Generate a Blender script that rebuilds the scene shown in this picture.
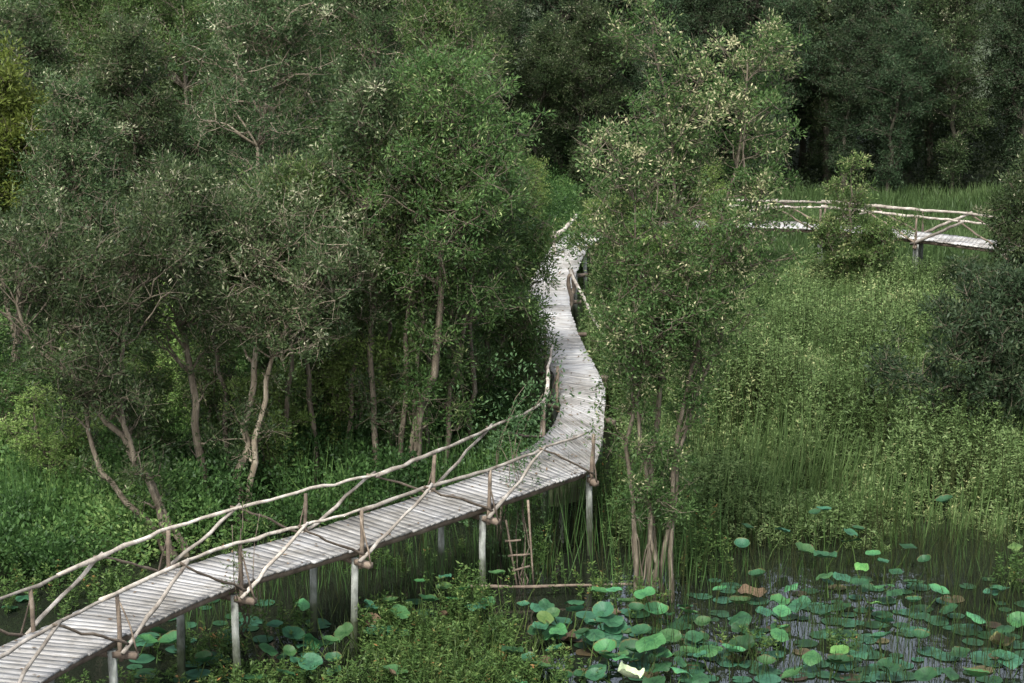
import bpy, math
import numpy as np
from mathutils import Vector

for o in list(bpy.data.objects):
    bpy.data.objects.remove(o)
scene = bpy.context.scene
COL = scene.collection
R = math.radians

# ------------------------------------------------------------------ camera
CAM_Z = 13.0
F_PX = 2133.0
PITCH = math.atan(445.0 / F_PX)
cam_d = bpy.data.cameras.new("camera")
cam_d.sensor_width = 36.0
cam_d.lens = 36.0 * F_PX / 1024.0
cam_d.clip_start = 0.5
cam_d.clip_end = 3000.0
cam = bpy.data.objects.new("camera", cam_d)
COL.objects.link(cam)
cam.location = (0, 0, CAM_Z)
cam.rotation_euler = (math.pi / 2 - PITCH, 0, 0)
scene.camera = cam

# ------------------------------------------------------------------ light
SUN_EL, SUN_AZ = R(50), R(196)      # azimuth from +Y clockwise: behind the camera, a little to the left
world = bpy.data.worlds.new("World")
scene.world = world
world.use_nodes = True
wn = world.node_tree
bg = wn.nodes["Background"]
sky = wn.nodes.new("ShaderNodeTexSky")
sky.sky_type = 'NISHITA'
sky.sun_disc = False
sky.sun_elevation = SUN_EL
sky.sun_rotation = SUN_AZ
sky.dust_density = 3.0
veil = wn.nodes.new("ShaderNodeHueSaturation")      # thin cloud whitens the sky
veil.inputs["Saturation"].default_value = 0.5
veil.inputs["Value"].default_value = 2.1
wn.links.new(sky.outputs[0], veil.inputs["Color"])
wn.links.new(veil.outputs[0], bg.inputs[0])
bg.inputs[1].default_value = 0.13
sun_d = bpy.data.lights.new("sun", 'SUN')
sun_d.energy = 3.3
sun_d.angle = R(5)
sun_d.color = (1.0, 0.985, 0.95)
sun = bpy.data.objects.new("sun", sun_d)
COL.objects.link(sun)
sd = Vector((math.sin(SUN_AZ) * math.cos(SUN_EL), math.cos(SUN_AZ) * math.cos(SUN_EL), math.sin(SUN_EL)))
sun.rotation_euler = sd.to_track_quat('Z', 'Y').to_euler()
sun.location = (0, 0, 60)

vs = scene.view_settings
vs.view_transform = 'Standard'
vs.look = 'None'
vs.gamma = 1.0
vs.use_curve_mapping = False
vs.exposure = 0.6
cy = scene.cycles
cy.max_bounces = 6
cy.diffuse_bounces = 3
cy.glossy_bounces = 3
cy.transmission_bounces = 4
cy.transparent_max_bounces = 4
cy.use_adaptive_sampling = False
cy.use_denoising = True
cy.sample_clamp_indirect = 4.0
cy.caustics_reflective = False
cy.caustics_refractive = False

# ------------------------------------------------------------------ pixel -> place
CP, SP = math.cos(PITCH), math.sin(PITCH)
def ray(px, py):
    cx, cy_ = (px - 512.0) / F_PX, (341.5 - py) / F_PX
    return np.array([cx, CP + cy_ * SP, -SP + cy_ * CP])
def at(px, py, z=0.0):
    d = ray(px, py)
    t = (z - CAM_Z) / d[2]
    return np.array([d[0] * t, d[1] * t, z])
def at_plane(px, py, Y):
    d = ray(px, py)
    t = Y / d[1]
    return np.array([d[0] * t, Y, CAM_Z + d[2] * t])
def px_of(x, y, z):
    zc = y * CP - (z - CAM_Z) * SP
    yc = y * SP + (z - CAM_Z) * CP
    return 512 + F_PX * x / zc, 341.5 - F_PX * yc / zc

# ------------------------------------------------------------------ materials
def new_mat(name):
    m = bpy.data.materials.new(name)
    m.use_nodes = True
    nt = m.node_tree
    nt.nodes.clear()
    out = nt.nodes.new("ShaderNodeOutputMaterial")
    return m, nt, out
def ramp(nt, src, stops):
    r = nt.nodes.new("ShaderNodeValToRGB")
    e = r.color_ramp.elements
    while len(e) < len(stops):
        e.new(0.5)
    for i, (p, c) in enumerate(stops):
        e[i].position = p
        e[i].color = (c[0], c[1], c[2], 1)
    nt.links.new(src, r.inputs[0])
    return r.outputs[0]
def leaf_material(name, stops, transl=0.42, gloss=0.022, rough=0.45, vary=0.12):
    """leaf colour follows the 'tint' stored with each leaf (young or old leaf, some clumps painted as lit), plus a small shift per plant"""
    m, nt, out = new_mat(name)
    a = nt.nodes.new("ShaderNodeAttribute"); a.attribute_name = "tint"
    oi = nt.nodes.new("ShaderNodeObjectInfo")
    c = ramp(nt, a.outputs["Fac"], stops)
    hs = nt.nodes.new("ShaderNodeHueSaturation")
    nt.links.new(c, hs.inputs["Color"])
    mh = nt.nodes.new("ShaderNodeMapRange")
    mh.inputs[3].default_value = 0.478; mh.inputs[4].default_value = 0.503
    nt.links.new(oi.outputs["Random"], mh.inputs[0]); nt.links.new(mh.outputs[0], hs.inputs["Hue"])
    mv = nt.nodes.new("ShaderNodeMapRange")
    mv.inputs[3].default_value = 1 - vary * 1.5; mv.inputs[4].default_value = 1 + vary * 1.5
    nt.links.new(oi.outputs["Random"], mv.inputs[0]); nt.links.new(mv.outputs[0], hs.inputs["Value"])
    col = hs.outputs[0]
    d = nt.nodes.new("ShaderNodeBsdfDiffuse"); nt.links.new(col, d.inputs[0])
    t = nt.nodes.new("ShaderNodeBsdfTranslucent"); nt.links.new(col, t.inputs[0])
    g = nt.nodes.new("ShaderNodeBsdfGlossy"); g.inputs[1].default_value = rough
    g.inputs[0].default_value = (0.9, 0.95, 0.9, 1)
    m1 = nt.nodes.new("ShaderNodeMixShader"); m1.inputs[0].default_value = transl
    nt.links.new(d.outputs[0], m1.inputs[1]); nt.links.new(t.outputs[0], m1.inputs[2])
    fr = nt.nodes.new("ShaderNodeLayerWeight"); fr.inputs[0].default_value = 0.25
    mm = nt.nodes.new("ShaderNodeMath"); mm.operation = 'MULTIPLY_ADD'
    mm.inputs[1].default_value = gloss * 1.5; mm.inputs[2].default_value = gloss * 0.35
    nt.links.new(fr.outputs["Fresnel"], mm.inputs[0])
    m2 = nt.nodes.new("ShaderNodeMixShader")
    nt.links.new(mm.outputs[0], m2.inputs[0]); nt.links.new(m1.outputs[0], m2.inputs[1]); nt.links.new(g.outputs[0], m2.inputs[2])
    nt.links.new(m2.outputs[0], out.inputs[0])
    return m
def noise(nt, scale, detail=5, rough=0.6, vec=None, coord="Object"):
    tc = nt.nodes.new("ShaderNodeTexCoord")
    mp = nt.nodes.new("ShaderNodeMapping")
    nt.links.new(tc.outputs[coord], mp.inputs[0])
    if vec: mp.inputs["Scale"].default_value = vec
    n = nt.nodes.new("ShaderNodeTexNoise")
    n.inputs["Scale"].default_value = scale
    n.inputs["Detail"].default_value = detail
    n.inputs["Roughness"].default_value = rough
    nt.links.new(mp.outputs[0], n.inputs["Vector"])
    return n.outputs["Fac"]
def rough_material(name, stops, scale=4, vec=None, rough=0.85, bump=0.4, bdist=0.02, coord="Object", tint=0.0, bscale=None):
    m, nt, out = new_mat(name)
    b = nt.nodes.new("ShaderNodeBsdfPrincipled")
    f = noise(nt, scale, 7, 0.65, vec, coord)
    c = ramp(nt, f, stops)
    if coord == "UV":                                   # old dirt and damp patches across the planks
        dn = noise(nt, .9, 6, .7)
        dr = ramp(nt, dn, [(.36, (.36, .33, .27)), (.5, (.76, .74, .70)), (.6, (1, 1, 1))])
        mm = nt.nodes.new("ShaderNodeMixRGB"); mm.blend_type = 'MULTIPLY'; mm.inputs[0].default_value = .75
        nt.links.new(c, mm.inputs[1]); nt.links.new(dr, mm.inputs[2]); c = mm.outputs[0]
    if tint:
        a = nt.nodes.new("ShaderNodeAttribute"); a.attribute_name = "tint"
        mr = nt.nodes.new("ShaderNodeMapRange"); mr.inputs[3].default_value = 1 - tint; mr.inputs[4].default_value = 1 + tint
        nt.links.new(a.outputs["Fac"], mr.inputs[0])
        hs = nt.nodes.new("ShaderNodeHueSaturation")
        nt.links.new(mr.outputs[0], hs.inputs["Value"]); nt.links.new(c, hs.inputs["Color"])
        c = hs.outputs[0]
    if 'pole' in name:                                  # each pole weathered differently
        oi = nt.nodes.new("ShaderNodeObjectInfo"); pv = nt.nodes.new("ShaderNodeMapRange")
        pv.inputs[3].default_value = .6; pv.inputs[4].default_value = 1.25
        hv = nt.nodes.new("ShaderNodeHueSaturation")
        nt.links.new(oi.outputs["Random"], pv.inputs[0]); nt.links.new(pv.outputs[0], hv.inputs["Value"]); nt.links.new(c, hv.inputs["Color"])
        c = hv.outputs[0]
    nt.links.new(c, b.inputs["Base Color"])
    b.inputs["Roughness"].default_value = rough
    b.inputs["Specular IOR Level"].default_value = 0.25
    bp = nt.nodes.new("ShaderNodeBump"); bp.inputs["Strength"].default_value = bump; bp.inputs["Distance"].default_value = bdist
    f2 = f if bscale is None else noise(nt, bscale, 5, 0.6, vec, coord)
    nt.links.new(f2, bp.inputs["Height"]); nt.links.new(bp.outputs[0], b.inputs["Normal"])
    nt.links.new(b.outputs[0], out.inputs[0])
    return m

M = {}
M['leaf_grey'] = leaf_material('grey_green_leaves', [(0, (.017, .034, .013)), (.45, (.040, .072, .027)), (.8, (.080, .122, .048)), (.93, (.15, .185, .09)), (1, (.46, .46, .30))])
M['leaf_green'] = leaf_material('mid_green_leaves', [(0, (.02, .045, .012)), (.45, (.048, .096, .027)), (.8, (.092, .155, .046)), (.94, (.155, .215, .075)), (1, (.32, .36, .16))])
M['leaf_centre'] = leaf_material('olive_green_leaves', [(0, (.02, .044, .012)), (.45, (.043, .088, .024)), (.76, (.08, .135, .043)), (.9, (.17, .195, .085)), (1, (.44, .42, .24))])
M['leaf_yellow'] = leaf_material('yellow_green_leaves', [(0, (.035, .055, .01)), (.5, (.085, .12, .02)), (1, (.16, .19, .05))])
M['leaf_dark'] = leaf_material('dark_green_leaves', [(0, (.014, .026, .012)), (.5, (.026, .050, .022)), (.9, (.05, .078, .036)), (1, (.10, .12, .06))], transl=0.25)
M['leaf_bright'] = leaf_material('fresh_green_leaves', [(0, (.06, .11, .026)), (.5, (.15, .25, .065)), (1, (.27, .37, .12))])
M['undergrowth'] = leaf_material('undergrowth_leaves', [(0, (.020, .050, .014)), (.4, (.052, .115, .032)), (.8, (.105, .20, .055)), (1, (.21, .31, .10))], transl=0.5)
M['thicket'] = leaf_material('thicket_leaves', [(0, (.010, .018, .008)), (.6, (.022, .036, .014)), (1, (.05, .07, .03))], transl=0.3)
M['reed'] = leaf_material('reed_leaves', [(0, (.016, .022, .008)), (.1, (.04, .045, .016)), (.2, (.05, .11, .03)), (.6, (.18, .30, .105)), (.9, (.29, .41, .17)), (1, (.50, .54, .25))], transl=0.5)
M['grass'] = leaf_material('grass_blades', [(0, (.03, .055, .018)), (.6, (.06, .105, .035)), (1, (.12, .17, .07))], transl=0.4)
M['weed'] = leaf_material('weed_leaves', [(0, (.022, .045, .012)), (.5, (.055, .10, .026)), (.9, (.11, .155, .045)), (1, (.24, .13, .05))], transl=0.35)
M['vine'] = leaf_material('blue_green_leaves', [(0, (.02, .05, .02)), (.5, (.055, .115, .045)), (1, (.11, .19, .08))], transl=0.35)
M['bark'] = rough_material('brown_grey_bark', [(.3, (.05, .040, .027)), (.5, (.10, .083, .058)), (.7, (.20, .172, .125))], 3.0, (4, 4, .8), bump=.7, bdist=.03)
M['bark_pale'] = rough_material('pale_paper_bark', [(.3, (.08, .062, .04)), (.5, (.18, .15, .105)), (.7, (.33, .29, .22))], 3.0, (4, 4, .8), bump=.7, bdist=.03)
M['bark_dark'] = rough_material('shade_dark_bark', [(.3, (.022, .02, .014)), (.5, (.045, .042, .028)), (.7, (.085, .08, .055))], 3.0, (4, 4, .8), bump=.7, bdist=.03)  # far trunks: the wood's shade painted into a darker bark
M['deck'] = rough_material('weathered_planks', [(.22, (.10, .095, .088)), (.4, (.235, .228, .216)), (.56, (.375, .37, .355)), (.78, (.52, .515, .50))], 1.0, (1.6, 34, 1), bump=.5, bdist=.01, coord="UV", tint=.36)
M['pole'] = rough_material('weathered_poles', [(.32, (.12, .10, .08)), (.5, (.26, .23, .19)), (.66, (.43, .395, .345))], 3.2, None, bump=.6, bdist=.015, bscale=14)
M['pole_dark'] = rough_material('dark_poles', [(.3, (.06, .045, .035)), (.55, (.14, .11, .08)), (.75, (.24, .2, .155))], 5.0, None, bump=.6, bdist=.015, bscale=14)
M['pile'] = rough_material('lichened_piles', [(.3, (.08, .085, .07)), (.5, (.20, .21, .185)), (.7, (.34, .355, .32))], 4.0, (2, 2, .8), bump=.6, bdist=.02, bscale=12)
_nt = M['pile'].node_tree; _b = [n for n in _nt.nodes if n.type == 'BSDF_PRINCIPLED'][0]
_src = _b.inputs["Base Color"].links[0].from_socket
_tc = _nt.nodes.new("ShaderNodeTexCoord"); _sx = _nt.nodes.new("ShaderNodeSeparateXYZ"); _nt.links.new(_tc.outputs["Object"], _sx.inputs[0])
_ns = noise(_nt, 3.0, 3); _ad = _nt.nodes.new("ShaderNodeMath"); _ad.operation = 'MULTIPLY_ADD'; _ad.inputs[1].default_value = -.9
_nt.links.new(_ns, _ad.inputs[0]); _nt.links.new(_sx.outputs[2], _ad.inputs[2])
_wet = ramp(_nt, _ad.outputs[0], [(.05, (.2, .24, .14)), (.5, (1, 1, 1))])
_mx = _nt.nodes.new("ShaderNodeMixRGB"); _mx.blend_type = 'MULTIPLY'; _mx.inputs[0].default_value = 1
_nt.links.new(_src, _mx.inputs[1]); _nt.links.new(_wet, _mx.inputs[2]); _nt.links.new(_mx.outputs[0], _b.inputs["Base Color"])
M['beam'] = rough_material('brown_beams', [(.3, (.06, .045, .034)), (.55, (.14, .108, .08)), (.75, (.24, .195, .15))], 4.0, None, bump=.5)
M['deadleaf'] = rough_material('dead_leaves', [(.3, (.05, .034, .02)), (.7, (.14, .095, .055))], 9.0)
M['paleleaf'] = rough_material('pale_curled_leaf', [(.3, (.22, .30, .15)), (.7, (.48, .52, .34))], 9.0)
M['ground'] = rough_material('mud_and_moss', [(.3, (.02, .022, .01)), (.5, (.035, .045, .018)), (.7, (.05, .08, .025))], 0.8, None, bump=.6, bdist=.1, rough=1.0)

# lotus leaf: veins radiate from the middle
def lotus_material(name, c1, c2, vein):
    m, nt, out = new_mat(name)
    b = nt.nodes.new("ShaderNodeBsdfPrincipled")
    tc = nt.nodes.new("ShaderNodeTexCoord")
    sx = nt.nodes.new("ShaderNodeSeparateXYZ"); nt.links.new(tc.outputs["Object"], sx.inputs[0])
    at2 = nt.nodes.new("ShaderNodeMath"); at2.operation = 'ARCTAN2'
    nt.links.new(sx.outputs[1], at2.inputs[0]); nt.links.new(sx.outputs[0], at2.inputs[1])
    mu = nt.nodes.new("ShaderNodeMath"); mu.operation = 'MULTIPLY'; mu.inputs[1].default_value = 9.0
    nt.links.new(at2.outputs[0], mu.inputs[0])
    si = nt.nodes.new("ShaderNodeMath"); si.operation = 'SINE'; nt.links.new(mu.outputs[0], si.inputs[0])
    ab = nt.nodes.new("ShaderNodeMath"); ab.operation = 'ABSOLUTE'; nt.links.new(si.outputs[0], ab.inputs[0])
    vr = ramp(nt, ab.outputs[0], [(0.0, (1, 1, 1)), (.16, (0, 0, 0))])
    n = noise(nt, 3.5, 4, .6)
    oi = nt.nodes.new("ShaderNodeObjectInfo")
    vl = nt.nodes.new("ShaderNodeVectorMath"); vl.operation = 'LENGTH'; nt.links.new(tc.outputs["Object"], vl.inputs[0])
    ad = nt.nodes.new("ShaderNodeMath"); ad.operation = 'MULTIPLY_ADD'; ad.inputs[1].default_value = .35; ad.inputs[2].default_value = -.12
    nt.links.new(vl.outputs["Value"], ad.inputs[0])
    sm = nt.nodes.new("ShaderNodeMath"); sm.operation = 'ADD'; nt.links.new(n, sm.inputs[0]); nt.links.new(ad.outputs[0], sm.inputs[1]); n = sm.outputs[0]
    base = ramp(nt, n, [(.38, c1), (.62, c2)])
    mx = nt.nodes.new("ShaderNodeMixRGB"); nt.links.new(vr, mx.inputs[0]); nt.links.new(base, mx.inputs[1]); mx.inputs[2].default_value = (*vein, 1)
    n3 = noise(nt, 2.3, 3, .6)
    rr = nt.nodes.new("ShaderNodeMath"); rr.operation = 'MULTIPLY_ADD'; rr.inputs[1].default_value = .55
    nt.links.new(n3, rr.inputs[0]); nt.links.new(vl.outputs["Value"], rr.inputs[2])
    rm = nt.nodes.new("ShaderNodeMapRange"); rm.inputs[1].default_value = 1.30; rm.inputs[2].default_value = 1.40
    nt.links.new(rr.outputs[0], rm.inputs[0])
    mb_ = nt.nodes.new("ShaderNodeMixRGB"); nt.links.new(rm.outputs[0], mb_.inputs[0]); nt.links.new(mx.outputs[0], mb_.inputs[1]); mb_.inputs[2].default_value = (.10, .095, .03, 1)
    mx = mb_
    hs = nt.nodes.new("ShaderNodeHueSaturation"); nt.links.new(mx.outputs[0], hs.inputs["Color"])
    mr = nt.nodes.new("ShaderNodeMapRange"); mr.inputs[3].default_value = .5; mr.inputs[4].default_value = 1.35
    nt.links.new(oi.outputs["Random"], mr.inputs[0]); nt.links.new(mr.outputs[0], hs.inputs["Value"])
    mh = nt.nodes.new("ShaderNodeMapRange"); mh.inputs[3].default_value = .47; mh.inputs[4].default_value = .53
    nt.links.new(oi.outputs["Random"], mh.inputs[0]); nt.links.new(mh.outputs[0], hs.inputs["Hue"])
    nt.links.new(hs.outputs[0], b.inputs["Base Color"])
    b.inputs["Roughness"].default_value = .55
    b.inputs["Specular IOR Level"].default_value = .3
    tr = nt.nodes.new("ShaderNodeBsdfTranslucent"); nt.links.new(hs.outputs[0], tr.inputs[0])
    mxs = nt.nodes.new("ShaderNodeMixShader"); mxs.inputs[0].default_value = .2
    nt.links.new(b.outputs[0], mxs.inputs[1]); nt.links.new(tr.outputs[0], mxs.inputs[2])
    nt.links.new(mxs.outputs[0], out.inputs[0])
    return m
M['lotus'] = lotus_material('blue_green_lotus', (.010, .040, .017), (.026, .088, .036), (.058, .145, .068))
M['lotus_bright'] = lotus_material('bright_lotus', (.018, .076, .026), (.048, .15, .046), (.10, .22, .085))
M['lotus_pad'] = lotus_material('floating_pad', (.016, .055, .028), (.03, .09, .042), (.05, .12, .06))
M['lotus_yellow'] = lotus_material('yellowing_lotus', (.05, .12, .028), (.09, .17, .042), (.14, .22, .07))
M['lotus_brown'] = lotus_material('withered_lotus', (.035, .028, .014), (.08, .06, .03), (.11, .085, .045))

def water_material():
    m, nt, out = new_mat('dark_swamp_water')
    b = nt.nodes.new("ShaderNodeBsdfPrincipled")
    b.inputs["Base Color"].default_value = (.010, .012, .008, 1)
    b.inputs["Roughness"].default_value = .02
    b.inputs["IOR"].default_value = 1.42
    f = noise(nt, 2.2, 3, .5, (1.6, 1.0, 1))
    bp = nt.nodes.new("ShaderNodeBump"); bp.inputs["Strength"].default_value = .12; bp.inputs["Distance"].default_value = .05
    nt.links.new(f, bp.inputs["Height"]); nt.links.new(bp.outputs[0], b.inputs["Normal"])
    nt.links.new(b.outputs[0], out.inputs[0])
    return m
M['water'] = water_material()

# ------------------------------------------------------------------ mesh helpers
def mesh_np(name, verts, faces, mats, tint=None, smooth=False, uv=None):
    verts = np.asarray(verts, dtype=np.float32).reshape(-1, 3)
    faces = np.asarray(faces, dtype=np.int32)
    n, k = faces.shape
    me = bpy.data.meshes.new(name)
    me.vertices.add(len(verts)); me.vertices.foreach_set("co", verts.ravel())
    me.loops.add(n * k); me.loops.foreach_set("vertex_index", faces.ravel())
    me.polygons.add(n); me.polygons.foreach_set("loop_start", np.arange(n, dtype=np.int32) * k)
    if smooth: me.polygons.foreach_set("use_smooth", np.ones(n, dtype=bool))
    me.update(calc_edges=True)
    if tint is not None:
        a = me.attributes.new("tint", 'FLOAT', 'FACE')
        a.data.foreach_set("value", np.clip(np.asarray(tint, dtype=np.float32), 0, 1))
    if uv is not None:
        u = me.uv_layers.new(name="UVMap")
        u.data.foreach_set("uv", np.asarray(uv, dtype=np.float32)[faces.ravel()].ravel())
    me.materials.append(mats)
    return me
def link(name, me, parent=None, loc=None):
    o = bpy.data.objects.new(name, me)
    COL.objects.link(o)
    if parent: o.parent = parent
    if loc is not None: o.location = loc
    return o
def tag(o, label=None, cat=None, group=None, kind=None):
    if label: o["label"] = label
    if cat: o["category"] = cat
    if group: o["group"] = group
    if kind: o["kind"] = kind
    return o
def empty(name, loc, label, cat, group=None):
    o = bpy.data.objects.new(name, None); COL.objects.link(o); o.location = loc
    return tag(o, label, cat, group)

class Geo:
    """collects quads"""
    def __init__(s): s.v = []; s.f = []; s.t = []; s.n = 0
    def add(s, v, f, t=None):
        v = np.asarray(v, dtype=np.float64).reshape(-1, 3); f = np.asarray(f, dtype=np.int64)
        s.v.append(v); s.f.append(f + s.n); s.n += len(v)
        s.t.append(np.full(len(f), .5) if t is None else np.broadcast_to(t, (len(f),)))
    def tube(s, pts, rad, sides=6, t=None, caps=True, rot=0.0):
        P = np.asarray(pts, dtype=np.float64); n = len(P)
        rad = np.broadcast_to(np.asarray(rad, dtype=np.float64), (n,))
        T = np.gradient(P, axis=0); T /= np.linalg.norm(T, axis=1, keepdims=True) + 1e-9
        ref = np.array([0, 0, 1.0]) if abs(T[:, 2]).mean() < .8 else np.array([0, 1.0, 0])
        A = np.cross(T, ref); A /= np.linalg.norm(A, axis=1, keepdims=True) + 1e-9
        B = np.cross(T, A)
        an = np.arange(sides) * 2 * math.pi / sides + rot
        ring = P[:, None, :] + rad[:, None, None] * (np.cos(an)[None, :, None] * A[:, None, :] + np.sin(an)[None, :, None] * B[:, None, :])
        i = np.arange(n - 1)[:, None] * sides; j = np.arange(sides)[None, :]; j2 = (j + 1) % sides
        f = np.stack([i + j, i + j2, i + sides + j2, i + sides + j], -1).reshape(-1, 4)
        v = ring.reshape(-1, 3)
        if caps:
            c0, c1 = len(v), len(v) + 1
            v = np.vstack([v, P[:1], P[-1:]])
            jj = np.arange(0, sides, 2)
            e0 = np.stack([np.full(len(jj), c0), (jj + 2) % sides, (jj + 1) % sides, jj], -1)
            b = (n - 1) * sides
            e1 = np.stack([np.full(len(jj), c1), b + jj, b + (jj + 1) % sides, b + (jj + 2) % sides], -1)
            f = np.vstack([f, e0, e1])
        s.add(v, f, t)
    def box(s, a, b, up, w, h, t=None):
        """bar from a to b, width w sideways, height h along up (a, b at its centre line)"""
        a = np.asarray(a, float); b = np.asarray(b, float); d = b - a; d /= np.linalg.norm(d)
        sd_ = np.cross(d, up); sd_ /= np.linalg.norm(sd_); u = np.cross(sd_, d)
        v = []
        for p in (a, b):
            for (x, y) in ((-1, -1), (1, -1), (1, 1), (-1, 1)):
                v.append(p + sd_ * x * w / 2 + u * y * h / 2)
        s.add(v, [(0, 3, 2, 1), (4, 5, 6, 7), (0, 1, 5, 4), (1, 2, 6, 5), (2, 3, 7, 6), (3, 0, 4, 7)], t)
    def mesh(s, name, mat, smooth=False):
        return mesh_np(name, np.vstack(s.v), np.vstack(s.f), mat, np.concatenate(s.t), smooth)

def unit(v): return v / (np.linalg.norm(v, axis=-1, keepdims=True) + 1e-9)
def leaf_quads(rng, P, D, L, W, tint, flat=0.0):
    """one folded-diamond leaf per point: P (n,3) base, D (n,3) direction"""
    n = len(P)
    D = unit(D)
    S = unit(np.cross(D, unit(rng.normal(size=(n, 3)) + np.array([0, 0, flat]))))
    L = np.broadcast_to(L, (n,))[:, None]; W = np.broadcast_to(W, (n,))[:, None]
    v = np.stack([P, P + D * L * .45 + S * W * .5, P + D * L, P + D * L * .45 - S * W * .5], 1).reshape(-1, 3)
    f = np.arange(n * 4).reshape(n, 4)
    return v, f, tint
def clump_leaves(rng, C, rad, n, L, W, tint0, spread=.14, up=.15, flat=.5):
    """n leaves round each of the clump centres C"""
    k = len(C)
    idx = np.repeat(np.arange(k), n)
    U = unit(rng.normal(size=(k * n, 3)))
    rr = rng.random(k * n) ** .45
    # sprays: leaves gather along a few directions in each clump
    ns = 7
    sp = unit(rng.normal(size=(k, ns, 3)) + np.array([0, 0, .25]))
    q = sp[idx, rng.integers(0, ns, k * n)]
    pos = C[idx] + (U * .42 + q * .8) * (rr * rad[idx])[:, None] * np.array([1, 1, .85])
    D = U * .6 + q * .6 + np.array([0, 0, up]) + rng.normal(size=(k * n, 3)) * .35
    Ls = L * rng.uniform(.6, 1.3, k * n); Ws = W * rng.uniform(.7, 1.25, k * n)
    t = tint0[idx] + rng.normal(size=k * n) * spread
    return leaf_quads(rng, pos, D, Ls, Ws, t, flat)

# ------------------------------------------------------------------ trees
def wander(rng, a, b, n, amp):
    t = np.linspace(0, 1, n)[:, None]
    p = a + (b - a) * t
    w = np.cumsum(rng.normal(size=(n, 3)), axis=0) * amp
    w -= w[0] + (w[-1] - w[0]) * t
    return p + w
def resample(P, m):
    P = np.asarray(P, float); s = np.r_[0, np.cumsum(np.linalg.norm(np.diff(P, axis=0), axis=1))]
    u = np.linspace(0, s[-1], m)
    # Catmull-Rom through the points
    out = []
    for x in u:
        i = min(max(np.searchsorted(s, x) - 1, 0), len(P) - 2)
        t = (x - s[i]) / (s[i + 1] - s[i] + 1e-9)
        p0 = P[max(i - 1, 0)]; p1 = P[i]; p2 = P[i + 1]; p3 = P[min(i + 2, len(P) - 1)]
        out.append(.5 * ((2 * p1) + (-p0 + p2) * t + (2 * p0 - 5 * p1 + 4 * p2 - p3) * t * t + (-p0 + 3 * p1 - 3 * p2 + p3) * t ** 3))
    return np.array(out)
def build_tree(seed, stems, cb, width, r0, n_limb=34, per=95, leaf=(.105, .034), clump=.42, tint=.45, low=0, profile=.7, twigs=5, mat_leaf='leaf_grey', mat_bark='bark', roots=0, tops=1):
    """stems: polylines from the ground up; cb: height at which the crown starts.  Returns (trunk mesh, crown mesh)"""
    rng = np.random.default_rng(seed)
    g = Geo(); C = []; CR = []
    S = []
    for k, st in enumerate(stems):
        m = 16
        P = resample(st, m) + np.r_[np.zeros((1, 3)), rng.normal(size=(m - 1, 3)) * .045]
        rr = r0 * (1 if k == 0 else .78) * (1 - np.linspace(0, 1, m)) ** .75 + .012
        rr[0] *= 1.35
        g.tube(P, rr, 8)
        S.append((P, rr))
    top = max(P[-1][2] for P, _ in S)
    for k in range(roots):
        a = rng.uniform(0, 6.28); st = S[rng.integers(len(S))][0]
        z1 = rng.uniform(.5, 1.9); i = int(np.argmin(abs(st[:, 2] - z1)))
        b = st[0] + np.array([math.cos(a), math.sin(a), 0]) * rng.uniform(.12, .5); b[2] = -.2
        g.tube(wander(rng, st[i], b, 6, .03), np.linspace(.012, .022, 6), 4)
    for i in range(n_limb + low):
        P, rr = S[rng.integers(len(S))]
        zt = P[-1][2]
        if i < n_limb: z = cb + (zt - cb) * rng.random() ** .85 * .98
        else: z = rng.uniform(.35, 1.0) * cb
        j = int(np.argmin(abs(P[:, 2] - z))); p = P[j]
        u = np.clip((p[2] - cb) / max(top - cb, .1), 0, 1)
        prof = (math.sin(math.pi * min(1, .07 + .93 * u ** profile)) ** .6) if u < 1 else .2
        ln = width / 2 * max(.28, prof) * rng.uniform(.55, 1.1) * (.5 if i >= n_limb else 1)
        az = i * 2.4 + rng.uniform(-.5, .5); el = R(rng.uniform(15, 60))
        d = np.array([math.cos(az) * math.cos(el), math.sin(az) * math.cos(el), math.sin(el)])
        e = p + d * ln
        Q = wander(rng, p, e, 7, .05 * ln ** .5)
        Q[:, 2] += np.sin(np.linspace(0, math.pi, 7)) * .06 * ln
        r1 = min(rr[j] * .55, .045)
        g.tube(Q, np.linspace(r1, .008, 7), 5, caps=False)
        C.append(e); CR.append(clump * rng.uniform(.7, 1.15))
        nt_ = twigs if i < n_limb else 2
        for q in range(nt_):
            s_ = rng.uniform(.25, 1.0); b = Q[int(round(s_ * 6))]
            d2 = unit(d * .5 + rng.normal(size=3) * .7 + np.array([0, 0, .25]))
            e2 = b + d2 * rng.uniform(.35, .95) * (.6 + .15 * ln)
            g.tube(wander(rng, b, e2, 4, .03), np.linspace(.010, .004, 4), 4, caps=False)
            C.append(e2); CR.append(clump * rng.uniform(.55, 1.1))
    for P, rr in S:                                            # leading shoots
        for z in range(4 * tops):
            C.append(P[-1 - z // 2] + rng.normal(size=3) * .22); CR.append(clump * .7)
    C = np.array(C); CR = np.array(CR)
    t0 = tint + rng.normal(size=len(C)) * .14 + .12 * (C[:, 2] - cb) / max(top - cb, .1)  # random clump tint also paints some clumps as lit
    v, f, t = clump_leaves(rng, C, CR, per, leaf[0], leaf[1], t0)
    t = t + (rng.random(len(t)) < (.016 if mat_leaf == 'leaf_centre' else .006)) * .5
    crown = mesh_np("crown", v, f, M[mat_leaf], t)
    # bare twiglets poking through the crown
    k = len(C) * 3
    ci = rng.integers(0, len(C), k)
    a = C[ci]; b = a + unit(rng.normal(size=(k, 3)) + np.array([0, 0, .3])) * (CR[ci] * rng.uniform(.6, 1.2, k))[:, None]
    for i in range(k): g.tube([a[i], b[i]], [.005, .003], 3, caps=False)
    trunk = g.mesh("trunk", M[mat_bark], smooth=True)
    return trunk, crown
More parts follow.
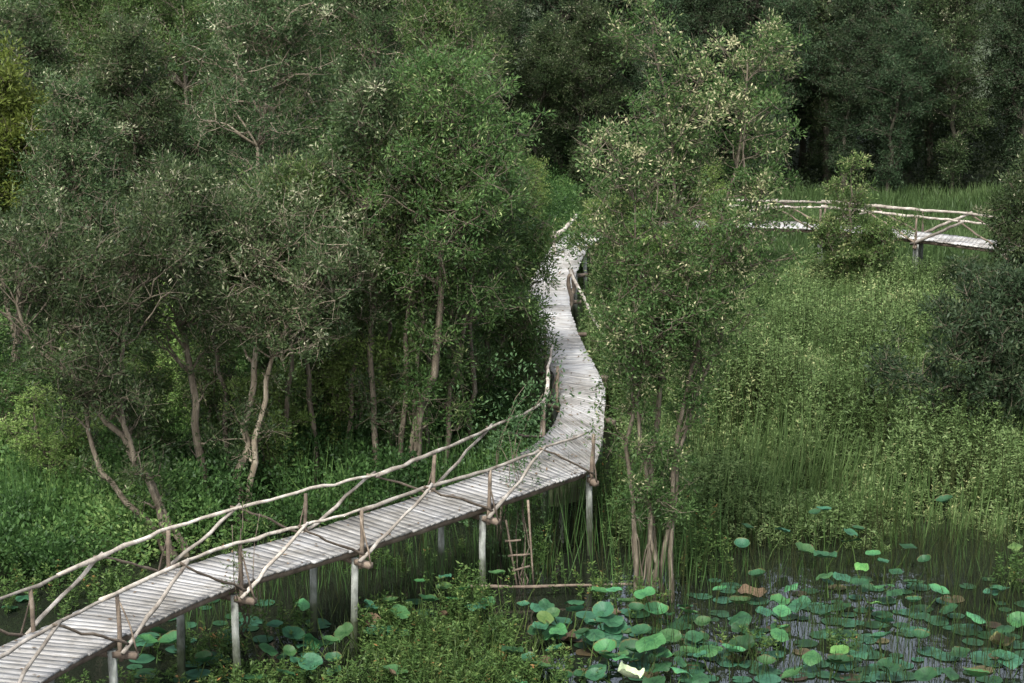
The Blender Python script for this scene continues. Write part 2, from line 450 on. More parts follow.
def straight_stems(rng, h, n=1, lean=.5, spread=.5):
    out = []
    for k in range(n):
        b = np.array([rng.uniform(-.15, .15) * (n > 1), rng.uniform(-.15, .15) * (n > 1), -.3])
        a = rng.uniform(0, 6.28)
        e = np.array([math.cos(a) * (lean + spread * (n > 1)), math.sin(a) * (lean + spread * (n > 1)), h * (1 if k == 0 else rng.uniform(.75, .95))])
        out.append(wander(rng, b, e, 8, .09))
    return out
def place_tree(name, meshes, loc, label, cat="tree", group=None, rz=0.0, sc=(1, 1, 1), ml=None, mb=None):
    o = empty(name, loc, label, cat, group)
    o.rotation_euler = (0, 0, rz); o.scale = sc
    for nm, me, mt in (("trunk", meshes[0], mb), ("crown", meshes[1], ml)):
        c = link(nm, me, o)
        if mt:
            c.material_slots[0].link = 'OBJECT'; c.material_slots[0].material = M[mt]
    return o

# ------------------------------------------------------------------ ground, water
SHORE = [at(px, py) for px, py in ((-400, 610), (0, 575), (200, 535), (400, 512), (560, 505), (700, 470), (1024, 430), (1500, 420))]
SHX = np.array([p[0] for p in SHORE]); SHY = np.array([p[1] for p in SHORE])
def shore_y(x): return np.interp(x, SHX, SHY)
def ground_z(x, y):
    d = y - shore_y(x)
    return np.clip(d * .12, -.7, .10) + .03 * np.sin(x * 1.3) * np.sin(y * .9) + np.clip((y - 200) * .0, 0, 0)
def make_ground():
    xs = np.unique(np.concatenate([np.linspace(-1200, -40, 14), np.linspace(-40, 40, 81), np.linspace(40, 1200, 14)]))
    ys = np.unique(np.concatenate([np.linspace(-600, 20, 10), np.linspace(20, 140, 121), np.linspace(140, 2200, 16)]))
    X, Y = np.meshgrid(xs, ys)
    Z = ground_z(X, Y)
    v = np.stack([X, Y, Z], -1).reshape(-1, 3)
    nx, ny = len(xs), len(ys)
    i, j = np.meshgrid(np.arange(nx - 1), np.arange(ny - 1))
    a = (j * nx + i).ravel()
    f = np.stack([a, a + 1, a + nx + 1, a + nx], -1)
    tag(link("ground", mesh_np("ground", v, f, M['ground'], smooth=True)), "dark mossy swamp ground under the trees", kind="structure")
    w = mesh_np("water", [(-300, -60, 0), (300, -60, 0), (300, 75, 0), (-300, 75, 0)], [(0, 1, 2, 3)], M['water'])
    tag(link("water", w), "dark still swamp water with sky reflections", kind="structure")
make_ground()

# ------------------------------------------------------------------ boardwalk
DZ = 1.85
def edge_curves(secs):
    Lp = np.array([at(a, b, DZ) for (a, b), _ in secs]); Rp = np.array([at(a, b, DZ) for _, (a, b) in secs])
    return Lp, Rp
def cat(P, u):
    i = int(min(max(math.floor(u), 0), len(P) - 2)); t = u - i
    p0 = P[max(i - 1, 0)]; p1 = P[i]; p2 = P[i + 1]; p3 = P[min(i + 2, len(P) - 1)]
    return .5 * ((2 * p1) + (-p0 + p2) * t + (2 * p0 - 5 * p1 + 4 * p2 - p3) * t * t + (-p0 + 3 * p1 - 3 * p2 + p3) * t ** 3)
SEC_A = [((-330, 790), (-170, 800)), ((-120, 700), (-18, 712)), ((39, 631), (115, 638)), ((173, 571), (237, 583.5)), ((309, 532), (357, 547.5)), ((437, 491), (485, 505)),
         ((500, 467), (551, 482.6)), ((545, 436), (590, 467)), ((560, 412), (601, 440)), ((560, 397), (603, 408)), ((556, 376), (601, 382)),
         ((543, 352), (585, 352)), ((533, 325), (573, 325)), ((528, 300), (568, 300)), ((533, 280), (573, 278)), ((543, 262), (581, 258)), ((553, 247), (588, 245))]
SEC_B = [((553, 247), (588, 245)), ((570, 234), (598, 239)), ((600, 227), (612, 233.5)), ((640, 223), (640, 229.5)), ((726, 220.5), (725, 227)),
         ((824, 223), (820, 229)), ((922, 232), (916, 238.5)), ((1014, 243), (1007, 250)), ((1105, 255), (1100, 262.5)), ((1200, 266), (1195, 274))]
def make_deck(name, secs, parent, seed):
    rng = np.random.default_rng(seed)
    Lp, Rp = edge_curves(secs)
    us = np.linspace(0, len(Lp) - 1, 1500)
    C = np.array([(cat(Lp, u) + cat(Rp, u)) / 2 for u in us])
    s = np.r_[0, np.cumsum(np.linalg.norm(np.diff(C, axis=0), axis=1))]
    V = []; F = []; T = []; UV = []; n = 0
    pos = 0.0; k = 0
    while pos < s[-1]:
        w = rng.uniform(.12, .21)
        u0 = np.interp(pos, s, us); u1 = np.interp(pos + w - (.001 if rng.random() < .82 else rng.uniform(.004, .018)), s, us)
        skew = rng.normal() * .006
        ea, eb = rng.normal() * .014, rng.normal() * .014
        dz = rng.normal() * .0015; th = .035
        a0, b0, a1, b1 = cat(Lp, u0), cat(Rp, u0), cat(Lp, u1), cat(Rp, u1)
        d = unit(b0 - a0)
        a0 = a0 - d * (.05 + ea); a1 = a1 - d * (.05 + ea); b0 = b0 + d * (.05 + eb); b1 = b1 + d * (.05 + eb)
        ta, tb = dz + rng.normal() * .002, dz + rng.normal() * .002
        nseg = 4
        top = []
        for q in range(nseg + 1):
            t = q / nseg
            sag = math.sin(t * math.pi) * rng.normal() * .003
            for A, B, sg in ((a0, b0, -1), (a1, b1, 1)):
                p = A + (B - A) * t + np.array([0, 0, ta + (tb - ta) * t + sag])
                top.append(p)
        top = np.array(top); bot = top - np.array([0, 0, th])
        vv = np.vstack([top, bot]); m = len(top)
        ff = []
        for q in range(nseg):
            i = q * 2
            ff += [(i, i + 2, i + 3, i + 1), (m + i, m + i + 1, m + i + 3, m + i + 2), (i, m + i, m + i + 2, i + 2), (i + 1, i + 3, m + i + 3, m + i + 1)]
        ff += [(0, 1, m + 1, m), (m - 2, 2 * m - 2, 2 * m - 1, m - 1)]
        ln = np.linalg.norm(b0 - a0)
        uv = [(k * 3.1 + (i // 2) / nseg * ln, k * .53 + (i % 2) * w) for i in range(m)] * 2
        V.append(vv); F.append(np.array(ff) + n); n += len(vv)
        T += [float(np.clip(rng.normal(np.interp((a0[1]), [38, 45, 48, 52], [.24, .32, .64, .88]), .14), 0, 1))] * len(ff); UV += uv  # far planks paler: that stretch's brighter light put into their tint
        pos += w; k += 1
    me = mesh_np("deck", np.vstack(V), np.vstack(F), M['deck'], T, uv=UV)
    link("deck", me, parent)
    # joists along the deck
    for side, f in ((0, .06), (1, .94), (2, .5)):
        g = Geo()
        P = np.array([cat(Lp, u) * (1 - f) + cat(Rp, u) * f for u in np.linspace(0, len(Lp) - 1, 140)])
        P[:, 2] -= .10
        g.tube(P, .075 + rng.normal(size=len(P)) * .003, 4, rot=math.pi / 4)
        link("joist", g.mesh("joist", M['beam']), parent)
    return Lp, Rp
def pole(rng, a, b, r, mat, name, parent, knobs=True, bend=.03, n=9, sides=8, label=None):
    a = np.asarray(a, float); b = np.asarray(b, float)
    P = wander(rng, a, b, n, bend)
    rr = r * (1 + rng.normal(size=n) * .09) * np.linspace(1.08, .85, n)
    g = Geo(); g.tube(P, rr, sides)
    o = link(name, g.mesh(name, M[mat], smooth=True), parent)
    if label: o["label"] = label
    return o
def support(rng, l, r, parent, z0=-.9, rail=True, pr=.085, stub=.36):
    """two piles, a cross beam sticking out on both sides, two rail posts and their raking sticks"""
    d = unit(r - l)
    for p, in_ in ((l, .12), (r, -.06)):
        g = Geo()
        q = p + d * in_
        top = q.copy(); top[2] = DZ - .20; bot = q + np.array([rng.normal() * .05, rng.normal() * .05, 0]); bot[2] = z0
        g.tube(wander(rng, bot, top, 5, .008), pr * np.array([1.04, 1, 1.02, .97, 1]), 4, rot=math.pi / 4 + rng.uniform(-.1, .1))
        link("pile", g.mesh("pile", M['pile']), parent)
    g = Geo()
    a = l - d * stub; b = r + d * stub; a[2] = b[2] = DZ - .255
    g.box(a, b, (0, 0, 1), .11, .10)
    link("crossbeam", g.mesh("crossbeam", M['beam']), parent)
    if rail is False: return
    for p, s_, on in ((l, -1, rail in (True, 'L')), (r, 1, rail in (True, 'R'))):
        if not on: continue
        q = p + d * s_ * .09
        pole(rng, q + np.array([0, 0, -.36]), q + np.array([rng.normal() * .02, 0, RH - .02]), .04, 'pole_dark', "rail_post", parent, bend=.008, n=5)
        e = q + d * s_ * .27 + np.array([0, 0, -.22])
        pole(rng, e, q + np.array([0, 0, RH * .85]) , .016, 'pole_dark', "prop_stick", parent, bend=.01, n=5, sides=5)
RH = .72
def railing(rng, Pd, out, parent, ends=(0, 0), r=.033, logs=None, thick=.028):
    """Pd: feet at deck height; poles span two bays each; struts rise to the middle of each bay"""
    Pd = [np.asarray(p, float) for p in Pd]
    tops = []
    n = len(Pd)
    for i in range(n):
        tops.append(Pd[i] + np.array([0, 0, RH + rng.normal() * .02]))
        if i < n - 1:
            m = (Pd[i] + Pd[i + 1]) / 2 + np.array([0, 0, RH + .02 + rng.normal() * .03]) + out[i] * rng.normal() * .03
            tops.append(m)
    P = np.array(tops)
    Pf = resample(P, len(P) * 6)
    Pf += np.cumsum(rng.normal(size=Pf.shape) * .012, axis=0) * .16 + rng.normal(size=Pf.shape) * .009
    step = 25
    i = 0
    while i < len(Pf) - 1:
        seg = Pf[i:i + step + 2].copy()
        if len(seg) < 4: break
        seg += np.array([0, 0, .014 if (i // step) % 2 else -.006])
        seg[0] += (seg[0] - seg[1]) * .5
        g = Geo()
        rr = r * np.linspace(1.15, .75, len(seg)) * (1 + rng.normal(size=len(seg)) * .09 + .22 * (rng.random(len(seg)) < .08))
        g.tube(seg, rr, 8)
        link("rail", g.mesh("rail", M['pole'], smooth=True), parent)
        i += step
    for i in range(n - 1):
        m = P[2 * i + 1]
        for j, q in ((i, 1), (i + 1, -1)):
            f = Pd[j] + out[j] * .13 + np.array([0, 0, -.1]) + unit(Pd[i + 1] - Pd[i]) * q * -.02
            a = m + out[i] * .05 + unit(f - m) * -.12
            big = q == 1
            pole(rng, f + unit(f - m) * (.16 if big else .05), a, thick * 1.2 if big else thick * .85, 'pole' if big else 'pole_dark', "strut", parent, bend=.02, n=9, sides=7)

bw = empty("boardwalk", (0, 0, 0), "winding grey plank boardwalk on piles with rustic pole rails crossing the swamp", "boardwalk")
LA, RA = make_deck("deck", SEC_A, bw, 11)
rng = np.random.default_rng(5)
def outv(Lp, Rp, idx, side): return [unit(Rp[int(i)] - Lp[int(i)]) * side for i in idx]
for k in (0, 1, 2, 3, 4, 5, 7):
    rail = True
    support(rng, LA[k].copy(), RA[k].copy(), bw, rail=rail)
idx = [0, 1, 2, 3, 4, 5, 7]
o_ = outv(LA, RA, idx, 1)
railing(rng, [RA[k] + o_[i] * .09 for i, k in enumerate(idx)], o_, bw)
o_ = outv(LA, RA, idx, -1)
railing(rng, [LA[k] + o_[i] * .09 for i, k in enumerate(idx)] + [LA[10] - unit(RA[10] - LA[10]) * .09], o_ + [o_[-1]], bw)
for k in (9, 10.5, 12, 13.3, 14.5, 15.7):
    l, r_ = cat(LA, k), cat(RA, k)
    support(rng, l, r_, bw, rail='L' if k in (9, 10.5) else False)
for k in (13.0, 13.25):
    p = cat(RA, k) + np.array([.06, 0, 0])
    pole(rng, p + np.array([0, 0, -.3]), p + np.array([0, 0, .75]), .06, 'pole_dark', "rail_post", bw)
p = cat(LA, 16)
pole(rng, cat(RA, 15.2) + np.array([-.9, .2, -.1]), cat(RA, 15.2) + np.array([-.88, .2, .75]), .06, 'pole', "rail_post", bw)
pole(rng, cat(RA, 15.2) + np.array([-.95, .1, .55]), cat(RA, 15.8) + np.array([-.35, .5, .95]), .07, 'pole', "rail", bw)
lean = pole(rng, cat(RA, 13.2) + np.array([.02, -.1, .8]), at_plane(614, 356, cat(RA, 11.4)[1] - .5), .045, 'pole', "loose_pole", None, bend=.02)
tag(lean, "loose pale pole sloping down beside the bright middle stretch of boardwalk", "pole")

rng = np.random.default_rng(71)
uu = rng.uniform(1, 15.5, 520); ff = rng.random(520) ** 2; ff = np.where(rng.random(520) < .5, ff, 1 - ff)
Pl = np.array([cat(LA, u) * (1 - f) + cat(RA, u) * f for u, f in zip(uu, ff)]) + np.array([0, 0, .02])
Dl = rng.normal(size=(520, 3)); Dl[:, 2] = .12
v, f, t = leaf_quads(rng, Pl, Dl, rng.uniform(.05, .12, 520), rng.uniform(.02, .05, 520), rng.uniform(0, 1, 520), 4.0)
tag(link("leaf_litter", mesh_np("leaf_litter", v, f, M['deadleaf'], t)), "small dead brown leaves scattered on the boardwalk planks", "leaf litter", kind="stuff")

fb = empty("footbridge", (0, 0, 0), "distant raised plank footbridge with crossed pole rails in front of dark forest", "footbridge")
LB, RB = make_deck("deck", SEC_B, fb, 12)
idx = [3, 4, 5, 6, 7, 8, 9]
for k in idx: support(rng, LB[k].copy(), RB[k].copy(), fb, pr=.11)
for side, E in ((1, RB), (-1, LB)):
    o_ = outv(LB, RB, idx, side)
    railing(rng, [E[k] + o_[i] * .09 for i, k in enumerate(idx)], o_, fb, r=.045, thick=.042)

# ------------------------------------------------------------------ the large trees one can tell apart
ORD = "first second third fourth fifth sixth seventh eighth ninth tenth eleventh twelfth thirteenth fourteenth fifteenth sixteenth seventeenth eighteenth nineteenth twentieth".split()
ORD += ["twenty-" + w for w in ORD[:9]] + ["thirtieth"] + ["thirty-" + w for w in ORD[:9]] + ["fortieth"] + ["forty-" + w for w in ORD[:9]] + ["fiftieth"] + ["fifty-" + w for w in ORD[:9]] + ["sixtieth"] + ["sixty-" + w for w in ORD[:9]]
def stems_from(base, lists):
    b = at(*base); out = []
    for st in lists:
        Y = b[1]
        P = [at_plane(px, py, Y) - b for px, py in st]
        P[0][2] = -.3
        r_ = np.random.default_rng(len(st) + int(st[0][0]))
        P = np.array(P); P[1:, 1] += np.cumsum(r_.normal(size=len(P) - 1) * .12)
        out.append(P)
    return b, out
def hero(name, base, lists, label, cb, width, r0, **kw):
    b, st = stems_from(base, lists)
    if name == "tree":
        cb, width, r0 = cb - .8, width * .92, r0 * .8
        kw["low"] = kw.get("low", 0) + 4; kw["per"] = 66
    ms = build_tree(int(base[0] * 7 + base[1]), st, cb, width, r0, **kw)
    return place_tree(name, ms, b, label)
hero("paperbark_tree", (656, 600), [[(650, 600), (652, 545), (649, 446), (661, 360), (668, 280), (672, 180), (662, 90), (652, 8)],
                                   [(668, 604), (663, 557), (671, 501), (674, 458), (686, 409), (702, 330), (718, 240), (740, 130), (748, 52)],
                                   [(638, 596), (634, 520), (630, 440), (634, 350), (634, 260), (628, 170)],
                                   [(671, 597), (674, 520), (684, 440), (706, 380), (728, 300), (744, 220), (746, 150)],
                                   [(655, 601), (651, 520), (640, 450), (642, 380), (650, 320)]],
     "tall slender paperbark with several pale stems standing in water right of the boardwalk", 4.2, 2.8, .05, n_limb=135, per=90, low=38, tint=.55, mat_leaf='leaf_centre', mat_bark='bark', roots=12, leaf=(.078, .030), clump=.34)
hero("tree", (188, 556), [[(188, 556), (178, 535), (160, 509), (119, 440), (102, 415), (70, 374), (33, 350), (16, 300), (22, 255)],
                         [(176, 556), (143, 520), (110, 489), (94, 464), (80, 420), (74, 350), (80, 290)],
                         [(180, 553), (150, 490), (128, 430), (118, 360), (130, 290), (140, 235)]],
     "leaning forked tree with bare brown trunk behind the left end of the railing", 3.4, 4.6, .10, n_limb=80, per=95, tint=.4, low=6, clump=.42)
hero("tree", (238, 522), [[(238, 522), (240, 493), (246, 444), (250, 403), (254, 305), (262, 250), (250, 215)],
                         [(243, 521), (250, 480), (262, 400), (284, 330), (310, 310), (325, 260)]],
     "tree with pale straight trunk and cream tipped crown behind the second railing bay", 4.0, 4.4, .11, n_limb=70, per=95, tint=.55, low=4, mat_bark='bark_pale')
hero("tree", (201, 522), [[(201, 522), (202, 480), (196, 420), (188, 350), (180, 260), (176, 180)]],
     "short reddish trunk tree just left of the pale straight trunk", 3.8, 3.6, .12, n_limb=50, per=90)
hero("tree", (373, 500), [[(373, 500), (374, 446), (371, 380), (371, 310), (366, 230), (372, 150), (380, 100)]],
     "slim dark trunk tree behind the middle of the long railing", 4.6, 3.4, .085, n_limb=48, per=90, mat_leaf='leaf_grey', low=5)
hero("tree", (401, 497), [[(401, 497), (400, 459), (405, 380), (409, 301), (412, 220), (404, 130)], [(406, 496), (412, 420), (421, 340), (428, 260), (432, 180)]],
     "twin stemmed tree left of the thick leaning trunk by the railing", 5.0, 3.6, .075, n_limb=56, per=90, mat_leaf='leaf_green', low=5)
hero("tree", (413, 497), [[(413, 497), (416, 460), (422, 411), (440, 332), (444, 253), (452, 170), (450, 70)]],
     "thick brown trunk leaning right behind the railing, narrow leafy crown", 5.2, 4.0, .12, n_limb=60, per=95, mat_leaf='leaf_green', low=5)
hero("tree", (446, 490), [[(446, 490), (448, 428), (459, 367), (468, 290), (478, 220), (484, 160)]],
     "thin tree right of the thick leaning trunk, near the bend of railing", 4.2, 3.2, .07, n_limb=46, per=90, mat_leaf='leaf_green', low=8)
hero("tree", (508, 440), [[(505, 440), (505, 380), (503, 320), (498, 250), (500, 190), (506, 150)], [(508, 440), (514, 380), (516, 310), (514, 240)]],
     "leafy green tree close on the left of the bright middle boardwalk", 2.0, 1.9, .08, n_limb=74, per=95, mat_leaf='leaf_green', low=14)
for i, (px, py, tx, top, side) in enumerate(((226, 505, 214, 210, "left of the pale straight trunk"), (286, 500, 292, 190, "right of the pale straight trunk"), (312, 492, 306, 180, "in front of the small dark tree"),
        (352, 486, 346, 150, "just left of the slim dark trunk"), (388, 478, 394, 140, "just right of the slim dark trunk"), (428, 470, 420, 130, "between the thick leaning trunk and its thin neighbour"), (468, 462, 476, 150, "left of the bend of the railing"),
        (486, 448, 490, 170, "nearest the bend of the railing, left of the path"), (340, 455, 350, 190, "farther back behind the slim dark trunk"), (270, 462, 262, 200, "farther back behind the pale straight trunk"))):
    hero("slender_tree", (px, py), [[(px, py), (px + (tx - px) * .1 + (-1) ** i * 3, py - 60), (px + (tx - px) * .5 - (-1) ** i * 3, py - 140), (tx, (py + top) / 2 - 30), (tx + 3, top)]],
         "slender straight tree %s" % side, 4.4, 2.2, .06, n_limb=34, per=60, mat_leaf='leaf_green' if i % 2 else 'leaf_grey', low=3)
hero("tree", (330, 470), [[(330, 470), (326, 420), (322, 350), (330, 280), (326, 210)]],
     "small dark tree between the pale straight trunk and the slim dark trunk", 3.4, 3.6, .08, n_limb=46, per=90, low=5)
hero("tree", (440, 420), [[(440, 420), (438, 300), (433, 145), (435, 40), (432, -20)]],
     "tall narrow tree with bare white upper trunk at top centre", 7.2, 3.8, .10, n_limb=60, per=95, mat_leaf='leaf_green', mat_bark='bark_pale')
hero("tree", (262, 430), [[(262, 430), (256, 300), (255, 167), (264, 110), (272, 50), (280, 0)]],
     "tall grey tree with winding bare upper trunk above the cream tipped crown", 7.0, 5.2, .11, n_limb=80, per=95, mat_bark='bark_pale')
hero("small_tree", (848, 302), [[(848, 302), (846, 260), (850, 215), (850, 168)], [(850, 302), (866, 272), (878, 250), (884, 238)], [(848, 302), (838, 275), (830, 250), (828, 235)]],
     "small fresh green tree in front of the distant footbridge", 1.0, 1.6, .045, n_limb=46, per=60, tint=.62, mat_leaf='leaf_green', low=4, leaf=(.11, .045), clump=.3)
hero("shrub", (966, 335), [[(966, 335), (962, 300), (955, 272)], [(968, 335), (985, 300), (992, 275)]], "dark shrub just under the right end of the distant footbridge", .4, 1.5, .05, n_limb=40, per=90, mat_leaf="leaf_grey", leaf=(.11, .04), clump=.3, twigs=3)
hero("bushy_tree", (1045, 354), [[(1045, 354), (1036, 300), (1028, 240), (1026, 190)], [(1045, 354), (1050, 300), (1050, 230), (1050, 165)], [(1043, 352), (1015, 320), (1000, 300)], [(1043, 353), (1010, 335), (985, 320)]],
     "dark bushy tree overlapping the right end of the distant footbridge", 1.0, 2.8, .09, n_limb=80, per=110, mat_leaf='leaf_grey', leaf=(.12, .045), clump=.42)
hero("bushy_tree", (1000, 468), [[(1000, 468), (985, 420), (978, 370), (985, 320)], [(1005, 468), (1025, 420), (1030, 350), (1035, 290)], [(1002, 466), (975, 450), (955, 420), (950, 395)], [(1004, 466), (1000, 420), (1005, 350), (1008, 300)]],
     "low dark bushy tree at the right edge among the reeds", 0.7, 3.4, .08, n_limb=90, per=80, mat_leaf='leaf_dark', leaf=(.12, .045), clump=.42)

# ------------------------------------------------------------------ forest: six kinds of tree, copied
rng = np.random.default_rng(77)
KINDS = []
for k, (h, n, cb, w, nl) in enumerate(((9.5, 1, 3.6, 3.6, 80), (11, 2, 4.0, 3.8, 90), (12.5, 1, 4.0, 4.0, 100), (8, 2, 2.4, 3.6, 80), (12.5, 2, 3.2, 4.4, 110), (10.5, 1, 2.4, 3.8, 100))):
    st = straight_stems(rng, h, n, .5, .8)
    KINDS.append(build_tree(200 + k, st, cb, w, .10, n_limb=nl, per=72, leaf=(.11, .038), clump=.42, low=30))
def forest(rows, seed, zone, group, mats, keep=None):
    rng = np.random.default_rng(seed)
    for ri, (d, x0, x1, sp, kinds, hs) in enumerate(rows):
        n = max(1, int(round((x1 - x0) / sp)))
        for i in range(n):
            x = x0 + (i + .5) * (x1 - x0) / n + rng.uniform(-.3, .3) * sp
            y = d + rng.uniform(-1.3, 1.3)
            k = kinds[rng.integers(len(kinds))]
            s = hs * rng.uniform(.9, 1.12)
            mt = mats[rng.integers(len(mats))]
            if d < 63 and x > -9.5 and rng.random() < .5: continue
            if x < 3 and d < 90 and 512 + (x + 1.9) * 2133 / (y * 1.02) > (556 if d < 70 else 564): continue
            adj = {'leaf_grey': 'grey green', 'leaf_green': 'green', 'leaf_dark': 'dark green', 'leaf_centre': 'olive green', 'leaf_bright': 'fresh green'}[mt]
            lab = "%s tree, %s from left in the %s row %s" % (adj, ORD[i], ORD[ri], zone)
            place_tree("forest_tree", KINDS[k], (x, y, float(ground_z(x, y))), lab, group=group, rz=rng.uniform(0, 6.28),
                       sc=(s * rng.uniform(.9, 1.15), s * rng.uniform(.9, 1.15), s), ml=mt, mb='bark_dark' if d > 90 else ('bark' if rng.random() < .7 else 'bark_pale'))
# left of the boardwalk
forest([(50.5, -13.5, -7.0, 2.3, (0, 3), .85), (55.5, -14.5, -1.0, 2.5, (0, 3, 5), .92), (61.5, -16, -.4, 2.8, (0, 1, 5), .95),
        (68, -17.5, -.6, 2.8, (1, 2, 5), .98), (76, -19.5, -1.2, 2.9, (1, 2, 4), 1.0), (84, -21, -1.6, 2.9, (1, 2, 4), 1.05)],
       3, "of the left wood", "trees of the wood left of the boardwalk", ('leaf_grey', 'leaf_grey', 'leaf_green', 'leaf_green'))
# behind the meadow
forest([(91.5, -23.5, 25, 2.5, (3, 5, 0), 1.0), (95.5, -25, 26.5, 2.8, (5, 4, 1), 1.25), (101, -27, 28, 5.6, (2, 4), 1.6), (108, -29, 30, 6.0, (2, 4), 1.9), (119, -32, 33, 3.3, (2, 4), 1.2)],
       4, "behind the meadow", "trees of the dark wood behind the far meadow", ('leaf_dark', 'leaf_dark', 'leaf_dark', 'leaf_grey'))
# young fresh green trees between the trunks
SAP = [build_tree(300 + k, straight_stems(np.random.default_rng(300 + k), h, 2, .3, .4), .7, 1.9, .045, n_limb=40, per=60, leaf=(.10, .04), clump=.34, mat_leaf='leaf_bright', low=4) for k, h in enumerate((3.4, 4.8, 6.0))]
srng = np.random.default_rng(19)
SPOTS = [(228, 470), (290, 478), (318, 440), (345, 480), (392, 470), (432, 455), (468, 450), (492, 425), (300, 400), (350, 405), (415, 395), (468, 385), (505, 385), (160, 440), (100, 430), (480, 300), (375, 350), (255, 385), (20, 470), (60, 505), (132, 500), (270, 500), (372, 420), (450, 420), (405, 430), (330, 370), (205, 455), (480, 345), (425, 350)]
for i, (px, py) in enumerate(sorted(SPOTS)):
    p = at(px, py); k = int(srng.integers(3)); s = srng.uniform(.75, 1.05)
    place_tree("sapling", SAP[k], p, "fresh green young tree, %s from the left between trunks behind the railing" % ORD[i], "young tree", "young trees in the left wood", srng.uniform(0, 6.28), (s, s, s * (.7 if px < 140 else 1)), ml='leaf_green' if i % 3 == 0 else None)
for i, (px, py, sx, w) in enumerate(((636, 290, .78, 'green bush in front of the deck link behind the paperbark'), (672, 292, .66, 'green bush under the paperbark crown before the far deck'), (716, 292, .7, 'green bush right of the paperbark stems before the far deck'), (602, 288, .8, "small green bush right of where the boardwalk turns out of sight"), (622, 296, .55, "green bush behind the left stems of the paperbark near the far turn"), (530, 288, .72, "green bush left of the far turn of the boardwalk"))):
    place_tree("bush", SAP[i % 3], at(px, py), w, "bush", None, i * 1.0, (sx, sx, sx))
# bright crown at the left edge
ms = build_tree(901, straight_stems(np.random.default_rng(8), 9.3, 2, .2, .4), 6.2, 1.8, .1, n_limb=34, per=95, leaf=(.13, .045), clump=.45, mat_leaf='leaf_yellow')
place_tree("tree", ms, (at_plane(8, 100, 50)[0], 50, -.5), "bright yellow green crown at the upper left edge among grey trees")

# ------------------------------------------------------------------ undergrowth, reeds, grass
def field(n, test, seed):
    """random ground points inside the area that test(x, y) accepts"""
    rng = np.random.default_rng(seed)
    return rng
def vnoise(x, y, s, seed=0):
    a = np.sin(x / s + seed) * np.cos(y / s * 1.3 + seed * 2.1) + .6 * np.sin(x / s * 2.3 + y / s * 1.7 + seed * 1.3) + .4 * np.cos(x / s * 4.1 - y / s * 3.3 + seed)
    return a / 2 + .5
def on_walk(x, y, pad=.9):
    C = np.vstack([(LA + RA)[:, :2] / 2])
    P = np.vstack([C[i] + (C[i + 1] - C[i]) * t for i in range(len(C) - 1) for t in np.linspace(0, 1, 6)])
    d2 = np.full(x.shape, 1e9)
    for p in P: d2 = np.minimum(d2, (x - p[0]) ** 2 + (y - p[1]) ** 2)
    return d2 < pad ** 2

def low_shrubs():
    rng = np.random.default_rng(31)
    n = 13000
    y = rng.uniform(39, 92, n); x = rng.uniform(-.27, .035, n) * y - .5
    d = y - shore_y(x)
    ok = (d > -1.3) & ~on_walk(x, y, 1.1)
    x, y = x[ok], y[ok]
    h = .4 + np.interp(y, [44, 49, 53, 60, 75], [.9, 1.2, 3.2, 4.2, 2.4]) * np.clip(vnoise(x, y, 2.2, 1), 0, 1) ** 1.3
    C = np.stack([x, y, ground_z(x, y) + h * rng.uniform(.25, 1.0, len(x))], -1)
    pxx = 512 + x * F_PX / (y * 1.02)
    near = np.clip((52 - y) / 3, 0, 1) * np.clip((pxx - 180) / 60, 0, 1)           # darker, sparser leaves by the water
    kp = rng.random(len(x)) > .45 * near
    x, y, C, near = x[kp], y[kp], C[kp], near[kp]
    t0 = .45 + .45 * (vnoise(x, y, 2.0, 5) - .5) + rng.normal(size=len(x)) * .12 - .25 * near
    v, f, t = clump_leaves(rng, C, rng.uniform(.3, .6, len(x)), 75, .11, .055, t0, .16)
    nb = 16000
    yb = rng.uniform(42, 62, nb); xb = rng.uniform(-.25, .03, nb) * yb
    kb = (yb > shore_y(xb) - .8) & ~on_walk(xb, yb, .9) & (vnoise(xb, yb, 1.5, 21) > .35)
    xb, yb = xb[kb], yb[kb]; nb = len(xb)
    DB = rng.normal(size=(nb, 3)) * .22; DB[:, 2] = 1
    v2, f2, t2 = leaf_quads(rng, np.stack([xb, yb, np.full(nb, -.05)], -1), DB, rng.uniform(.5, 1.8, nb), rng.uniform(.015, .035, nb), rng.uniform(.1, .9, nb))
    f2 = f2 + len(v); v = np.vstack([v, v2]); f = np.vstack([f, f2]); t = np.concatenate([t, t2])
    me = mesh_np("undergrowth", v, f, M['undergrowth'], t)
    tag(link("undergrowth", me), "bright green leafy undergrowth below the trees left of the boardwalk", "undergrowth", kind="stuff")
low_shrubs()
def thicket():
    rng = np.random.default_rng(35)
    n = 3600
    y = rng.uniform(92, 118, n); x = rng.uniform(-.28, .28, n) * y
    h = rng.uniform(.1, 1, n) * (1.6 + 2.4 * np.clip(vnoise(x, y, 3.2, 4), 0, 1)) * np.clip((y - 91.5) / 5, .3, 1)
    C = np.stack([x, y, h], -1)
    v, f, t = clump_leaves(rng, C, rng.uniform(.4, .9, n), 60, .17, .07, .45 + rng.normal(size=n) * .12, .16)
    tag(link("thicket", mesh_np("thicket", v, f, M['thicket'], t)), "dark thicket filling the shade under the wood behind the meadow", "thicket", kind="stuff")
thicket()

